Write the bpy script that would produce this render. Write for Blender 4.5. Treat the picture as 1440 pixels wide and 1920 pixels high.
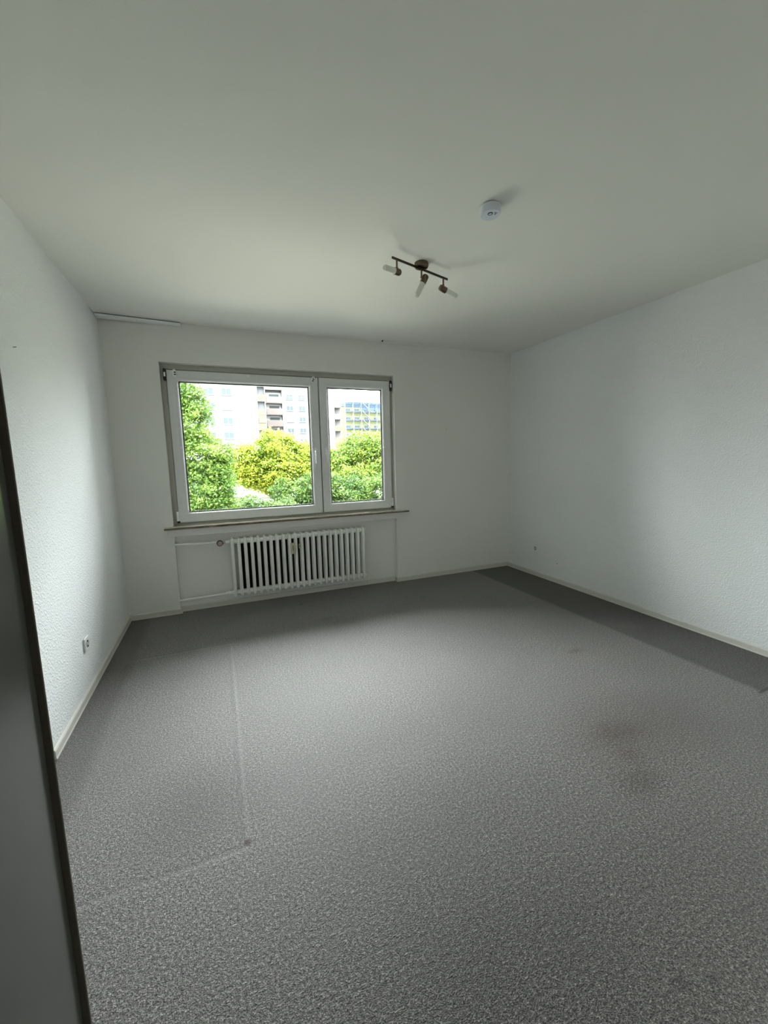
import bpy, bmesh, math, random
import numpy as np
from mathutils import Vector, Matrix

for o in list(bpy.data.objects):
    bpy.data.objects.remove(o)
S = bpy.context.scene
COL = S.collection
PI = math.pi

# ------------------------------------------------------------------ camera
cam_d = bpy.data.cameras.new('camera')
cam = bpy.data.objects.new('camera', cam_d)
COL.objects.link(cam)
_r = Vector((0.9249763, -0.37926407, -0.02403344))
_u = Vector((0.07086116, 0.10999743, 0.99140267))
_f = Vector((0.3733598, 0.91872701, -0.12862011))
M4 = Matrix((( _r.x, _u.x, -_f.x, 0.7825), (_r.y, _u.y, -_f.y, -3.9621), (_r.z, _u.z, -_f.z, 1.3328), (0, 0, 0, 1)))
cam.matrix_world = M4
cam_d.sensor_fit = 'VERTICAL'
cam_d.sensor_height = 36.0
cam_d.lens = 763.556 / 1920 * 36.0
cam_d.clip_start = 0.01
cam_d.clip_end = 600
S.camera = cam

# ------------------------------------------------------------------ world: bright overcast sky
SKY = 9.0
w = bpy.data.worlds.new('overcast_sky')
S.world = w
w.use_nodes = True
nt = w.node_tree
nt.nodes.clear()
wo = nt.nodes.new('ShaderNodeOutputWorld')
bg = nt.nodes.new('ShaderNodeBackground')
tc = nt.nodes.new('ShaderNodeTexCoord')
sx = nt.nodes.new('ShaderNodeSeparateXYZ')
rp = nt.nodes.new('ShaderNodeValToRGB')
rp.color_ramp.elements[0].position = 0.0
rp.color_ramp.elements[0].color = (0.46, 0.475, 0.48, 1)
rp.color_ramp.elements[1].position = 0.55
rp.color_ramp.elements[1].color = (2.35, 2.44, 2.50, 1)
nt.links.new(tc.outputs['Generated'], sx.inputs[0])
nt.links.new(sx.outputs['Z'], rp.inputs[0])
# extra sky brightness added towards the left to light the right wall
am = nt.nodes.new('ShaderNodeMath'); am.operation = 'MULTIPLY_ADD'
am.inputs[1].default_value = -0.32; am.inputs[2].default_value = 1.0
nt.links.new(sx.outputs['X'], am.inputs[0])
vm = nt.nodes.new('ShaderNodeVectorMath'); vm.operation = 'SCALE'
nt.links.new(rp.outputs[0], vm.inputs[0]); nt.links.new(am.outputs[0], vm.inputs['Scale'])
nt.links.new(vm.outputs[0], bg.inputs[0])
bg.inputs[1].default_value = SKY
nt.links.new(bg.outputs[0], wo.inputs[0])

# a light portal in the window opening only guides the sky light; it emits nothing itself
pl = bpy.data.lights.new('window_portal', 'AREA')
pl.shape = 'RECTANGLE'
pl.size = 2.15
pl.size_y = 1.4
pl.cycles.is_portal = True
po = bpy.data.objects.new('window_portal', pl)
po.location = (1.4675, 0.34, 1.485)
po.rotation_euler = (-PI / 2, 0, 0)
COL.objects.link(po)

S.view_settings.view_transform = 'Standard'
S.view_settings.look = 'None'
S.view_settings.gamma = 1.0
S.view_settings.use_curve_mapping = False
S.view_settings.exposure = 1.32
S.cycles.diffuse_bounces = 12
S.cycles.max_bounces = 16
S.cycles.transparent_max_bounces = 16

# ------------------------------------------------------------------ helpers
def link_obj(name, me, mat=None, parent=None, label=None, cat=None, group=None, kind=None, loc=None):
    o = bpy.data.objects.new(name, me)
    COL.objects.link(o)
    if mat is not None:
        for m in (mat if isinstance(mat, (list, tuple)) else [mat]):
            me.materials.append(m)
    if parent is not None:
        o.parent = parent
    if loc is not None:
        o.location = loc
    tag(o, label, cat, group, kind)
    return o

def tag(o, label=None, cat=None, group=None, kind=None):
    if label: o['label'] = label
    if cat: o['category'] = cat
    if group: o['group'] = group
    if kind: o['kind'] = kind
    return o

def empty(name, loc=(0, 0, 0), parent=None, **k):
    o = bpy.data.objects.new(name, None)
    o.empty_display_size = 0.05
    o.location = loc
    COL.objects.link(o)
    if parent is not None:
        o.parent = parent
    return tag(o, **k)

def mesh_from(bm, smooth=False, angle=None):
    me = bpy.data.meshes.new('m')
    bmesh.ops.recalc_face_normals(bm, faces=bm.faces[:])
    if smooth:
        for f in bm.faces:
            f.smooth = True
        if angle is not None:
            for e in bm.edges:
                if len(e.link_faces) == 2 and e.calc_face_angle(0) > angle:
                    e.smooth = False
    bm.to_mesh(me)
    bm.free()
    return me

def box(bm, x0, x1, y0, y1, z0, z1, bev=0.0, seg=2):
    t = bmesh.new()
    vs = [t.verts.new((x, y, z)) for x in (x0, x1) for y in (y0, y1) for z in (z0, z1)]
    for q in ((0, 1, 3, 2), (4, 6, 7, 5), (0, 4, 5, 1), (2, 3, 7, 6), (0, 2, 6, 4), (1, 5, 7, 3)):
        t.faces.new([vs[i] for i in q])
    if bev > 0:
        bmesh.ops.bevel(t, geom=t.edges[:], offset=bev, segments=seg, profile=0.5, affect='EDGES')
    bmesh.ops.recalc_face_normals(t, faces=t.faces[:])
    merge(bm, t)

def merge(bm, t, mat=None):
    if mat is not None:
        bmesh.ops.transform(t, matrix=mat, verts=t.verts[:])
    tmp = bpy.data.meshes.new('t')
    t.to_mesh(tmp)
    t.free()
    bm.from_mesh(tmp)
    bpy.data.meshes.remove(tmp)

def lathe(bm, prof, n=32, mat=None, cap=True):
    """profile of (radius, height) turned about local Z"""
    t = bmesh.new()
    rings = []
    for r, h in prof:
        if r < 1e-6:
            rings.append([t.verts.new((0, 0, h))])
        else:
            rings.append([t.verts.new((r * math.cos(2 * PI * i / n), r * math.sin(2 * PI * i / n), h)) for i in range(n)])
    for a, b in zip(rings[:-1], rings[1:]):
        for i in range(n):
            j = (i + 1) % n
            if len(a) == 1 and len(b) == 1: continue
            if len(a) == 1: t.faces.new((a[0], b[i], b[j]))
            elif len(b) == 1: t.faces.new((a[i], a[j], b[0]))
            else: t.faces.new((a[i], a[j], b[j], b[i]))
    if cap:
        for rr in (rings[0], rings[-1]):
            if len(rr) > 1:
                try: t.faces.new(rr)
                except ValueError: pass
    merge(bm, t, mat)

def axis_mat(p, d):
    d = Vector(d).normalized()
    return Matrix.Translation(p) @ d.to_track_quat('Z', 'Y').to_matrix().to_4x4()

def tube(bm, a, b, r, n=16, sx=1.0):
    a = Vector(a); b = Vector(b)
    lathe(bm, [(r, 0), (r, (b - a).length)], n, axis_mat(a, b - a))

def ring(bm, x0, x1, z0, z1, prof, close=True):
    """mitred rectangular frame in the XZ plane; prof = (inset, y) points"""
    t = bmesh.new()
    L = []
    for i, y in prof:
        L.append([t.verts.new(c) for c in ((x0 + i, y, z0 + i), (x1 - i, y, z0 + i), (x1 - i, y, z1 - i), (x0 + i, y, z1 - i))])
    n = len(L)
    for k in range(n if close else n - 1):
        a, b = L[k], L[(k + 1) % n]
        for i in range(4):
            j = (i + 1) % 4
            t.faces.new((a[i], a[j], b[j], b[i]))
    bmesh.ops.recalc_face_normals(t, faces=t.faces[:])
    merge(bm, t)

def prism(bm, pts, z0, z1):
    t = bmesh.new()
    a = [t.verts.new((x, y, z0)) for x, y in pts]
    b = [t.verts.new((x, y, z1)) for x, y in pts]
    t.faces.new(a); t.faces.new(b)
    for i in range(len(pts)):
        j = (i + 1) % len(pts)
        t.faces.new((a[i], a[j], b[j], b[i]))
    bmesh.ops.recalc_face_normals(t, faces=t.faces[:])
    merge(bm, t)

# ------------------------------------------------------------------ materials
class NT:
    def __init__(s, name):
        s.m = bpy.data.materials.new(name)
        s.m.use_nodes = True
        s.t = s.m.node_tree
        s.t.nodes.clear()
        s.out = s.n('ShaderNodeOutputMaterial')
    def n(s, k, **kw):
        nd = s.t.nodes.new(k)
        for a, v in kw.items():
            setattr(nd, a, v)
        return nd
    def l(s, a, b): s.t.links.new(a, b)
    def math(s, op, a, b=None, clamp=False):
        nd = s.n('ShaderNodeMath', operation=op)
        nd.use_clamp = clamp
        for i, v in enumerate((a, b)):
            if v is None: continue
            if isinstance(v, (int, float)): nd.inputs[i].default_value = v
            else: s.l(v, nd.inputs[i])
        return nd.outputs[0]
    def noise(s, scale, detail=2, rough=0.5, vec=None):
        nd = s.n('ShaderNodeTexNoise')
        nd.inputs['Scale'].default_value = scale
        nd.inputs['Detail'].default_value = detail
        nd.inputs['Roughness'].default_value = rough
        if vec is not None: s.l(vec, nd.inputs['Vector'])
        return nd
    def ramp(s, fac, stops):
        nd = s.n('ShaderNodeValToRGB')
        cr = nd.color_ramp
        while len(cr.elements) < len(stops): cr.elements.new(0.5)
        for e, (p, c) in zip(cr.elements, stops):
            e.position = p
            e.color = (c[0], c[1], c[2], 1)
        s.l(fac, nd.inputs[0])
        return nd.outputs[0]
    def mix(s, fac, a, b, mode='MIX'):
        nd = s.n('ShaderNodeMix', data_type='RGBA', blend_type=mode)
        for sock, v in ((nd.inputs[0], fac), (nd.inputs[6], a), (nd.inputs[7], b)):
            if isinstance(v, (int, float)): sock.default_value = v
            elif isinstance(v, tuple): sock.default_value = (*v, 1)
            else: s.l(v, sock)
        return nd.outputs[2]
    def pos(s): return s.n('ShaderNodeNewGeometry').outputs['Position']
    def bsdf(s, col=(0.8, 0.8, 0.8), rough=0.5, metal=0.0, spec=0.5):
        b = s.n('ShaderNodeBsdfPrincipled')
        if isinstance(col, tuple): b.inputs['Base Color'].default_value = (*col, 1)
        else: s.l(col, b.inputs['Base Color'])
        if isinstance(rough, (int, float)): b.inputs['Roughness'].default_value = rough
        else: s.l(rough, b.inputs['Roughness'])
        b.inputs['Metallic'].default_value = metal
        b.inputs['Specular IOR Level'].default_value = spec
        s.l(b.outputs[0], s.out.inputs[0])
        return b
    def bump(s, b, h, strength=0.3, dist=0.002):
        nd = s.n('ShaderNodeBump')
        nd.inputs['Strength'].default_value = strength
        nd.inputs['Distance'].default_value = dist
        s.l(h, nd.inputs['Height'])
        s.l(nd.outputs[0], b.inputs['Normal'])

def wall_mat(name, col, grain, strength, dist, dirt=0.04):
    k = NT(name)
    p = k.pos()
    big = k.noise(1.3, 3, 0.6, p).outputs[0]
    c = k.mix(k.math('MULTIPLY', big, dirt * 2), col, (col[0] * 0.9, col[1] * 0.885, col[2] * 0.84))
    b = k.bsdf(c, 0.75, spec=0.25)
    n1 = k.noise(grain, 3, 0.6, p).outputs[0]
    v = k.n('ShaderNodeTexVoronoi'); v.inputs['Scale'].default_value = grain * 0.8
    k.l(p, v.inputs['Vector'])
    chips = k.math('SUBTRACT', 0.5, v.outputs['Distance'], clamp=True)
    h = k.math('ADD', k.math('MULTIPLY', n1, 0.7), k.math('MULTIPLY', chips, 0.8))
    k.bump(b, h, strength, dist)
    return k.m

def simple(name, col, rough=0.5, metal=0.0, spec=0.5, grain=None, gs=0.1, gd=0.0008, var=0.05):
    k = NT(name)
    p = k.pos()
    nz = k.noise(grain or 30, 3, 0.55, p).outputs[0]
    c = k.mix(nz, tuple(min(1, x * (1 + var)) for x in col), tuple(x * (1 - var) for x in col))
    b = k.bsdf(c, rough, metal, spec)
    if grain: k.bump(b, nz, gs, gd)
    return k.m

WHITE = (0.80, 0.81, 0.79)
M = {}
M['chip'] = wall_mat('woodchip_wallpaper', (0.80, 0.82, 0.82), 95, 0.9, 0.005)
M['wall'] = wall_mat('painted_wallpaper', (0.77, 0.765, 0.74), 190, 0.35, 0.0016)
M['ceil'] = wall_mat('ceiling_paint', (0.80, 0.80, 0.77), 230, 0.3, 0.001)
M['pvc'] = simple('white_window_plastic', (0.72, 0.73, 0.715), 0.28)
M['pvc_grey'] = simple('yellowish_grey_plastic', (0.44, 0.43, 0.385), 0.4)  # fixed frame, a darker yellowish grey than the sashes
M['pvc_white'] = simple('bright_white_plastic', (0.86, 0.87, 0.87), 0.35)
M['gasket'] = simple('black_rubber', (0.012, 0.012, 0.013), 0.6)
M['black'] = simple('black_plastic', (0.008, 0.007, 0.007), 0.5)
M['hole'] = simple('dark_slot', (0.01, 0.01, 0.01), 0.7)
M['enamel'] = simple('radiator_enamel', (0.88, 0.885, 0.85), 0.3, spec=0.5)
M['pipe'] = simple('painted_pipe', (0.86, 0.86, 0.83), 0.35)
M['skirt'] = simple('cream_skirting', (0.60, 0.585, 0.53), 0.42, grain=60, gs=0.05)
M['dark_brown'] = simple('dark_brown_matte', (0.022, 0.014, 0.009), 0.9, grain=80)
M['bronze'] = simple('brushed_bronze', (0.17, 0.125, 0.09), 0.30, metal=1.0, grain=200, gs=0.05, gd=0.0002)
M['bronze_dark'] = simple('dark_bronze', (0.075, 0.052, 0.04), 0.35, metal=0.85)
M['cream'] = simple('cream_plastic', (0.56, 0.49, 0.33), 0.45)
M['beige_cap'] = simple('pinkish_beige_plastic', (0.42, 0.33, 0.28), 0.45)
M['green_vial'] = simple('green_vial_plastic', (0.38, 0.44, 0.18), 0.3)
M['red'] = simple('red_seal', (0.4, 0.05, 0.04), 0.5)
M['detector'] = simple('cool_white_plastic', (0.66, 0.70, 0.78), 0.4)
M['nail'] = simple('dark_steel', (0.03, 0.03, 0.03), 0.4, metal=0.6)
M['doorpaint'] = simple('grey_gloss_paint', (0.20, 0.205, 0.185), 0.16, grain=14, gs=0.05, gd=0.0006)
M['doorseal'] = simple('brown_rubber_seal', (0.34, 0.30, 0.25), 0.7)
M['hallwall'] = simple('hall_wall_paint', (0.55, 0.54, 0.50), 0.8)
M['socket'] = simple('socket_plastic', (0.80, 0.81, 0.79), 0.3)
M['socket_grey'] = simple('socket_recess', (0.52, 0.53, 0.53), 0.4)

# frosted glass of the spotlights
k = NT('frosted_glass')
b = k.bsdf((0.80, 0.82, 0.74), 0.45)
b.inputs['Subsurface Weight'].default_value = 0.0
M['frost'] = k.m

# window glass
k = NT('window_glass')
tr = k.n('ShaderNodeBsdfTransparent'); tr.inputs[0].default_value = (0.95, 0.97, 0.96, 1)
gl = k.n('ShaderNodeBsdfGlossy'); gl.inputs['Roughness'].default_value = 0.02
fr = k.n('ShaderNodeFresnel'); fr.inputs[0].default_value = 1.35
mx = k.n('ShaderNodeMixShader')
k.l(fr.outputs[0], mx.inputs[0]); k.l(tr.outputs[0], mx.inputs[1]); k.l(gl.outputs[0], mx.inputs[2])
k.l(mx.outputs[0], k.out.inputs[0])
M['glass'] = k.m

# sill: brown marbled stone
k = NT('brown_marbled_stone')
p = k.pos()
mp = k.n('ShaderNodeMapping'); mp.inputs['Scale'].default_value = (3, 20, 30)
k.l(p, mp.inputs[0])
nz = k.noise(3, 6, 0.7, mp.outputs[0]).outputs[0]
c = k.ramp(nz, [(0.3, (0.05, 0.03, 0.018)), (0.5, (0.14, 0.095, 0.06)), (0.7, (0.34, 0.27, 0.19))])
k.bsdf(c, 0.16)
M['sill'] = k.m
M['sill_sheen'] = simple('stone_pale_sheen', (0.76, 0.71, 0.60), 0.12, grain=25, gs=0.0, var=0.12)  # window sheen on the brown stone put into a pale top colour

# carpet: flecked grey loop pile with worn, pressed and stained areas and painted light falloff
k = NT('flecked_grey_carpet')
p = k.pos()
sp = k.n('ShaderNodeSeparateXYZ'); k.l(p, sp.inputs[0])
X, Y = sp.outputs['X'], sp.outputs['Y']
def step(v, edge, w=0.01):      # 0 below edge, 1 above
    return k.math('MULTIPLY', k.math('SUBTRACT', v, edge - w), 1.0 / (2 * w), clamp=True)
def inv(a): return k.math('SUBTRACT', 1.0, a)
def AND(*a):
    r_ = a[0]
    for q in a[1:]: r_ = k.math('MULTIPLY', r_, q)
    return r_
wob = k.math('MULTIPLY', k.math('SUBTRACT', k.noise(7, 2, 0.5, p).outputs[0], 0.5), 0.010)
Xw = k.math('ADD', X, wob); Yw = k.math('ADD', Y, wob)
n1 = k.noise(250, 2, 0.65, p).outputs[0]
n2 = k.noise(105, 3, 0.75, p).outputs[0]
fl = k.math('ADD', k.math('MULTIPLY', n1, 0.52), k.math('MULTIPLY', n2, 0.48))
c = k.ramp(fl, [(0.375, (0.006, 0.0055, 0.006)), (0.465, (0.095, 0.087, 0.081)), (0.54, (0.180, 0.166, 0.156)), (0.63, (0.44, 0.41, 0.39))])
# colour fleck brown / blue-grey
n3 = k.noise(95, 1, 0.5, p).outputs['Color']
c = k.mix(0.10, c, n3, 'OVERLAY')
big = k.noise(1.1, 3, 0.6, p).outputs[0]
c = k.mix(k.math('MULTIPLY', k.math('SUBTRACT', big, 0.42, True), 1.3, True), c, (0.10, 0.095, 0.09))
def soil_shade(f_, cc, col):      # tints the pile towards a soiled or shaded colour, the flecks stay visible
    return k.mix(f_, cc, k.mix(1.0, cc, tuple(x / 0.15 for x in col), 'MULTIPLY'))
# unworn, darker band along the right wall
band = AND(step(Xw, 3.50, 0.02), step(Yw, -2.79, 0.008))
c = soil_shade(k.math('MULTIPLY', band, 0.68), c, (0.036, 0.033, 0.028))
# edges by the left wall where the bed never stood
leftb = AND(inv(step(Xw, 0.165, 0.025)), step(Y, -2.7, 0.1))
c = soil_shade(k.math('MULTIPLY', leftb, 0.5), c, (0.06, 0.056, 0.052))
def segm(cx0, cx1, cy0, cy1):
    return AND(step(Xw, cx0, 0.006), inv(step(Xw, cx1, 0.006)), step(Yw, cy0, 0.006), inv(step(Yw, cy1, 0.006)))
fade = k.noise(4, 2, 0.5, p).outputs[0]
line = k.math('ADD', segm(0.788, 0.800, -2.62, -0.86), k.math('ADD', segm(0.15, 0.80, -2.618, -2.604), segm(0.15, 0.79, -0.872, -0.855)), True)
c = k.mix(k.math('MULTIPLY', k.math('MULTIPLY', line, fade), 0.20), c, (0.52, 0.51, 0.50))
dline = k.math('ADD', segm(0.765, 0.783, -2.60, -0.88), k.math('ADD', segm(0.15, 0.80, -2.598, -2.585), segm(0.12, 0.8, -0.853, -0.835)), True)
c = k.mix(k.math('MULTIPLY', k.math('MULTIPLY', dline, fade), 0.45), c, (0.06, 0.057, 0.055))
def spot(cx, cy, rx, ry, col, amt, cc):
    dx = k.math('DIVIDE', k.math('SUBTRACT', X, cx), rx)
    dy = k.math('DIVIDE', k.math('SUBTRACT', Y, cy), ry)
    d = k.math('SQRT', k.math('ADD', k.math('MULTIPLY', dx, dx), k.math('MULTIPLY', dy, dy)))
    d = k.math('ADD', d, k.math('MULTIPLY', k.math('SUBTRACT', n2, 0.5), 1.2))
    m = k.math('SUBTRACT', 1.0, d, True)
    return soil_shade(k.math('MULTIPLY', m, amt, True), cc, col)
for cx, cy, rx, ry, col, amt in [
    (2.46, -2.70, 0.20, 0.12, (0.085, 0.065, 0.052), 0.8), (2.40, -2.83, 0.09, 0.07, (0.085, 0.055, 0.04), 0.6),
    (2.62, -2.72, 0.55, 0.35, (0.07, 0.062, 0.055), 0.7), (2.30, -2.95, 0.16, 0.10, (0.06, 0.055, 0.05), 0.7),
    (0.792, -2.585, 0.018, 0.018, (0.045, 0.018, 0.016), 2.0), (1.43, -0.248, 0.025, 0.015, (0.02, 0.015, 0.012), 2.0),
    (1.50, -0.33, 0.015, 0.01, (0.02, 0.015, 0.012), 2.0), (1.78, -3.43, 0.03, 0.02, (0.035, 0.035, 0.035), 0.6),
    (1.86, -3.46, 0.02, 0.015, (0.035, 0.035, 0.035), 0.6), (1.55, -0.70, 0.14, 0.05, (0.10, 0.095, 0.09), 0.9),
    (2.97, -2.0, 0.10, 0.04, (0.09, 0.075, 0.055), 0.9), (0.62, -2.35, 0.34, 0.34, (0.045, 0.042, 0.039), 0.55), (1.3, -3.25, 1.5, 0.80, (0.045, 0.043, 0.041), 0.6), (1.5, -2.75, 0.6, 0.30, (0.08, 0.077, 0.074), 0.35),  # broad spot by the doorway paints the light falloff on the near floor
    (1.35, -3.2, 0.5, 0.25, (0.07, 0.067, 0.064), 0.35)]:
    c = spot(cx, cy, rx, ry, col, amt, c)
# small cut in the pile at the end of the dark band
cut = AND(step(X, 3.47, 0.003), step(k.math('ADD', Y, k.math('MULTIPLY', X, -0.05)), -2.972, 0.004), inv(step(k.math('ADD', Y, k.math('MULTIPLY', X, -0.05)), -2.955, 0.004)))
c = k.mix(k.math('MULTIPLY', cut, 0.9), c, (0.015, 0.014, 0.012))
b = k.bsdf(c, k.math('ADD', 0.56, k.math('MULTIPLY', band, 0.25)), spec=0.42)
b.inputs['Sheen Weight'].default_value = 0.2
b.inputs['Sheen Roughness'].default_value = 0.4
ph = k.math('ADD', fl, k.math('MULTIPLY', k.math('SUBTRACT', line, dline), 0.08))
k.bump(b, ph, 1.0, 0.007)
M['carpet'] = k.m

# ------------------------------------------------------------------ room shell
H = 2.5; RW = 4.014; NEAR = -3.652
WX0, WX1, WZ0, WZ1 = 0.398, 2.537, 0.79, 2.182       # window opening
NX0, NX1, NZ = 0.394, 2.535, 0.704                   # radiator niche
WT = 0.30

bm = bmesh.new(); box(bm, -0.3, RW + 0.3, -5.3, WT, -0.2, 0.0)
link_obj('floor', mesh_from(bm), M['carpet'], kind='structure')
bm = bmesh.new(); box(bm, -0.3, RW + 0.3, -5.3, WT, H, H + 0.2)
link_obj('ceiling', mesh_from(bm), M['ceil'], kind='structure')

# back wall around window and niche, as one shell of quads plus outer faces
bm = bmesh.new()
def q(*pts):
    bm.faces.new([bm.verts.new(p_) for p_ in pts])
def rect_y(x0, x1, z0, z1, y): q((x0, y, z0), (x1, y, z0), (x1, y, z1), (x0, y, z1))
box(bm, 0, WX0, 0, WT, 0, H)
box(bm, WX1, RW, 0, WT, 0, H)
box(bm, WX0, WX1, 0, WT, WZ1, H)
box(bm, WX0, WX1, 0, WT, NZ, 0.769)
box(bm, WX0, WX1, 0.052, WT, 0, NZ)
o = link_obj('wall_back', mesh_from(bm), M['wall'], kind='structure')
# left wall with a softly rounded inner corner
bm = bmesh.new()
box(bm, -0.3, 0, NEAR, WT, 0, H)
link_obj('wall_left', mesh_from(bm), M['chip'], kind='structure')
bm = bmesh.new(); box(bm, RW, RW + 0.3, NEAR, WT, 0, H)
link_obj('wall_right', mesh_from(bm), M['chip'], kind='structure')
DX0, DX1, DZ = 0.640, 1.72, 2.03
bm = bmesh.new()
box(bm, -0.3, DX0, NEAR - 0.24, NEAR, 0, H)
box(bm, DX1, RW + 0.3, NEAR - 0.24, NEAR, 0, H)
box(bm, DX0, DX1, NEAR - 0.24, NEAR, DZ, H)
link_obj('wall_near', mesh_from(bm), M['wall'], kind='structure')
bm = bmesh.new()
box(bm, -0.35, -0.3, -5.3, NEAR - 0.24, 0, H)
box(bm, 2.6, 2.65, -5.3, NEAR - 0.24, 0, H)
box(bm, -0.3, 2.6, -5.3, -5.25, 0, H)
link_obj('wall_hall', mesh_from(bm), M['hallwall'], kind='structure')

# grey door frame (camera stands just outside the doorway)
dr = empty('door_1', (DX0, NEAR, 0), kind='structure')
def child(name, bm, mat, parent, smooth=False, angle=0.6, **k_):
    """mesh given in world coordinates, parented without moving"""
    me = mesh_from(bm, smooth, angle)
    base = Vector(parent.location); pp = parent.parent
    while pp is not None:
        base += Vector(pp.location); pp = pp.parent
    me.transform(Matrix.Translation(-base))
    return link_obj(name, me, mat, parent, **k_)
bm = bmesh.new(); box(bm, DX0, DX0 + 0.026, NEAR - 0.26, NEAR + 0.0015, 0, DZ, 0.0012, 2)
box(bm, DX1 - 0.026, DX1, NEAR - 0.26, NEAR + 0.0015, 0, DZ, 0.0012, 2)
box(bm, DX0 + 0.026, DX1 - 0.026, NEAR - 0.26, NEAR + 0.0015, DZ - 0.026, DZ, 0.0012, 2)
child('door_frame', bm, M['doorpaint'], dr)
bm = bmesh.new(); box(bm, DX0, DX0 + 0.0298, NEAR + 0.0017, NEAR + 0.0035, 0, DZ, 0.0004, 1)
box(bm, DX1 - 0.0302, DX1, NEAR + 0.0017, NEAR + 0.0035, 0, DZ, 0.0004, 1)
child('door_seal', bm, M['doorseal'], dr)

# baseboards
def skirt(name, runs):
    bm = bmesh.new()
    for (x0, y0, x1, y1, nx, ny) in runs:      # along the wall, normal into the room
        t = bmesh.new()
        prof = [(0, 0.0), (0.013, 0.0), (0.0125, 0.006), (0.0105, 0.009), (0.0105, 0.040), (0.007, 0.0465), (0.0, 0.0487)]
        A = [t.verts.new((x0 + nx * d + ax * d, y0 + ny * d + ay * d, z)) for d, z in prof for ax, ay in [(0, 0)]]
        B = [t.verts.new((x1 + nx * d, y1 + ny * d, z)) for d, z in prof]
        for i in range(len(prof) - 1):
            t.faces.new((A[i], B[i], B[i + 1], A[i + 1]))
        t.faces.new(A); t.faces.new(B)
        t.faces.new((A[0], A[-1], B[-1], B[0]))
        bmesh.ops.recalc_face_normals(t, faces=t.faces[:])
        merge(bm, t)
    return link_obj(name, mesh_from(bm), M['skirt'], kind='structure')
skirt('baseboard_left', [(0, -1.80, 0, 0, 1, 0)])
skirt('baseboard_right', [(RW, NEAR, RW, 0, -1, 0)])
skirt('baseboard_back', [(0, 0, NX0, 0, 0, -1), (NX0 + 0.001, 0.052, NX1, 0.052, 0, -1),
                         (NX1, 0, RW, 0, 0, -1), (NX0 + 0.004, -0.013, NX0 + 0.004, 0.052, 1, 0), (NX1, -0.013, NX1, 0.052, -1, 0)])

# ------------------------------------------------------------------ window
wn = empty('window_1', (1.4675, 0.09, WZ0), kind='structure')
bm = bmesh.new()
ring(bm, WX0, WX1, WZ0, WZ1, [(0, 0.17), (0, 0.072), (0.004, 0.069), (0.040, 0.069), (0.043, 0.074), (0.056, 0.082), (0.06, 0.10), (0.075, 0.12), (0.075, 0.17)])
box(bm, 1.715, 1.795, 0.082, 0.165, WZ0 + 0.05, WZ1 - 0.05)
box(bm, WX0 + 0.006, WX1 - 0.006, 0.052, 0.069, WZ0, WZ0 + 0.009, 0.002)
child('window_frame', bm, M['pvc_grey'], wn)

def sash(x0, x1, z0, z1):
    s = empty('sash', ((x0 + x1) / 2 - wn.location.x, 0.055 - 0.09, z0 - WZ0), wn)
    bm = bmesh.new()
    ring(bm, x0, x1, z0, z1, [(0, 0.080), (0, 0.053), (0.003, 0.050), (0.058, 0.050), (0.0588, 0.0512), (0.0596, 0.050),
                              (0.072, 0.050), (0.078, 0.053), (0.0875, 0.074), (0.0875, 0.09), (0.085, 0.105), (0.078, 0.118), (0.02, 0.118), (0.02, 0.080)])
    # mitre seams of the welded corners
    child('sash_frame', bm, M['pvc'], s)
    bm = bmesh.new()
    for sx_, cx in ((1, x0), (-1, x1)):
        for sz, cz in ((1, z0), (-1, z1)):
            a = Vector((cx + sx_ * 0.004, 0.0499, cz + sz * 0.004)); b_ = Vector((cx + sx_ * 0.071, 0.0499, cz + sz * 0.071))
            tube(bm, a, b_, 0.0006, 6)
    child('corner_seam', bm, M['pvc_white'] if False else M['socket_grey'], s)
    bm = bmesh.new()
    ring(bm, x0, x1, z0, z1, [(0.086, 0.0745), (0.096, 0.078), (0.096, 0.086), (0.086, 0.086)])
    child('gasket', bm, M['gasket'], s)
    bm = bmesh.new()
    box(bm, x0 + 0.084, x1 - 0.084, 0.079, 0.085, z0 + 0.084, z1 - 0.084)
    child('glass_pane', bm, M['glass'], s)
    return s

sL = sash(0.445, 1.750, 0.813, 2.130)
sR = sash(1.760, 2.508, 0.815, 2.132)

def handle(s, x, z, flip):
    bm = bmesh.new()
    box(bm, x - 0.014, x + 0.014, 0.040, 0.0505, z - 0.035, z + 0.035, 0.004, 2)
    lathe(bm, [(0.010, 0), (0.010, 0.032)], 16, axis_mat((x, 0.042, z), (0, -1, 0)))
    box(bm, x - 0.010, x + 0.010, 0.000, 0.014, z - 0.118, z + 0.011, 0.0045, 3)
    child('handle', bm, M['pvc_white'], s, smooth=True, angle=0.7)
handle(sL, 1.700, 1.425, 0)
handle(sR, 1.800, 1.425, 1)

def hinge_top(s, x, z):
    bm = bmesh.new()
    box(bm, x - 0.011, x + 0.011, 0.030, 0.068, z - 0.052, z + 0.052, 0.010, 3)
    h = child('hinge', bm, M['black'], s, label='black hinge at the upper corner')
    bm = bmesh.new()
    box(bm, x - 0.0065, x + 0.0065, 0.0275, 0.034, z - 0.018, z + 0.018, 0.002, 2)
    me = mesh_from(bm); me.transform(Matrix.Translation(-(Vector(s.location) + Vector(wn.location))))
    h2 = link_obj('hinge_pin', me, M['pvc_white'], s)
hinge_top(sL, 0.433, 2.090)
hinge_top(sR, 2.516, 2.086)
def hinge_bot(s, x, z, sg):
    bm = bmesh.new()
    box(bm, x - 0.009, x + 0.009, 0.036, 0.066, z, z + 0.085, 0.004, 2)
    child('hinge_cover', bm, M['pvc_white'], s)
    bm = bmesh.new()
    box(bm, x - 0.012 + sg * 0.004, x + 0.012 + sg * 0.004, 0.036, 0.068, z - 0.018, z - 0.001, 0.004, 2)
    child('hinge', bm, M['black'], s, label='black lower corner hinge')
hinge_bot(sL, 0.437, 0.830, 1)
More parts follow.
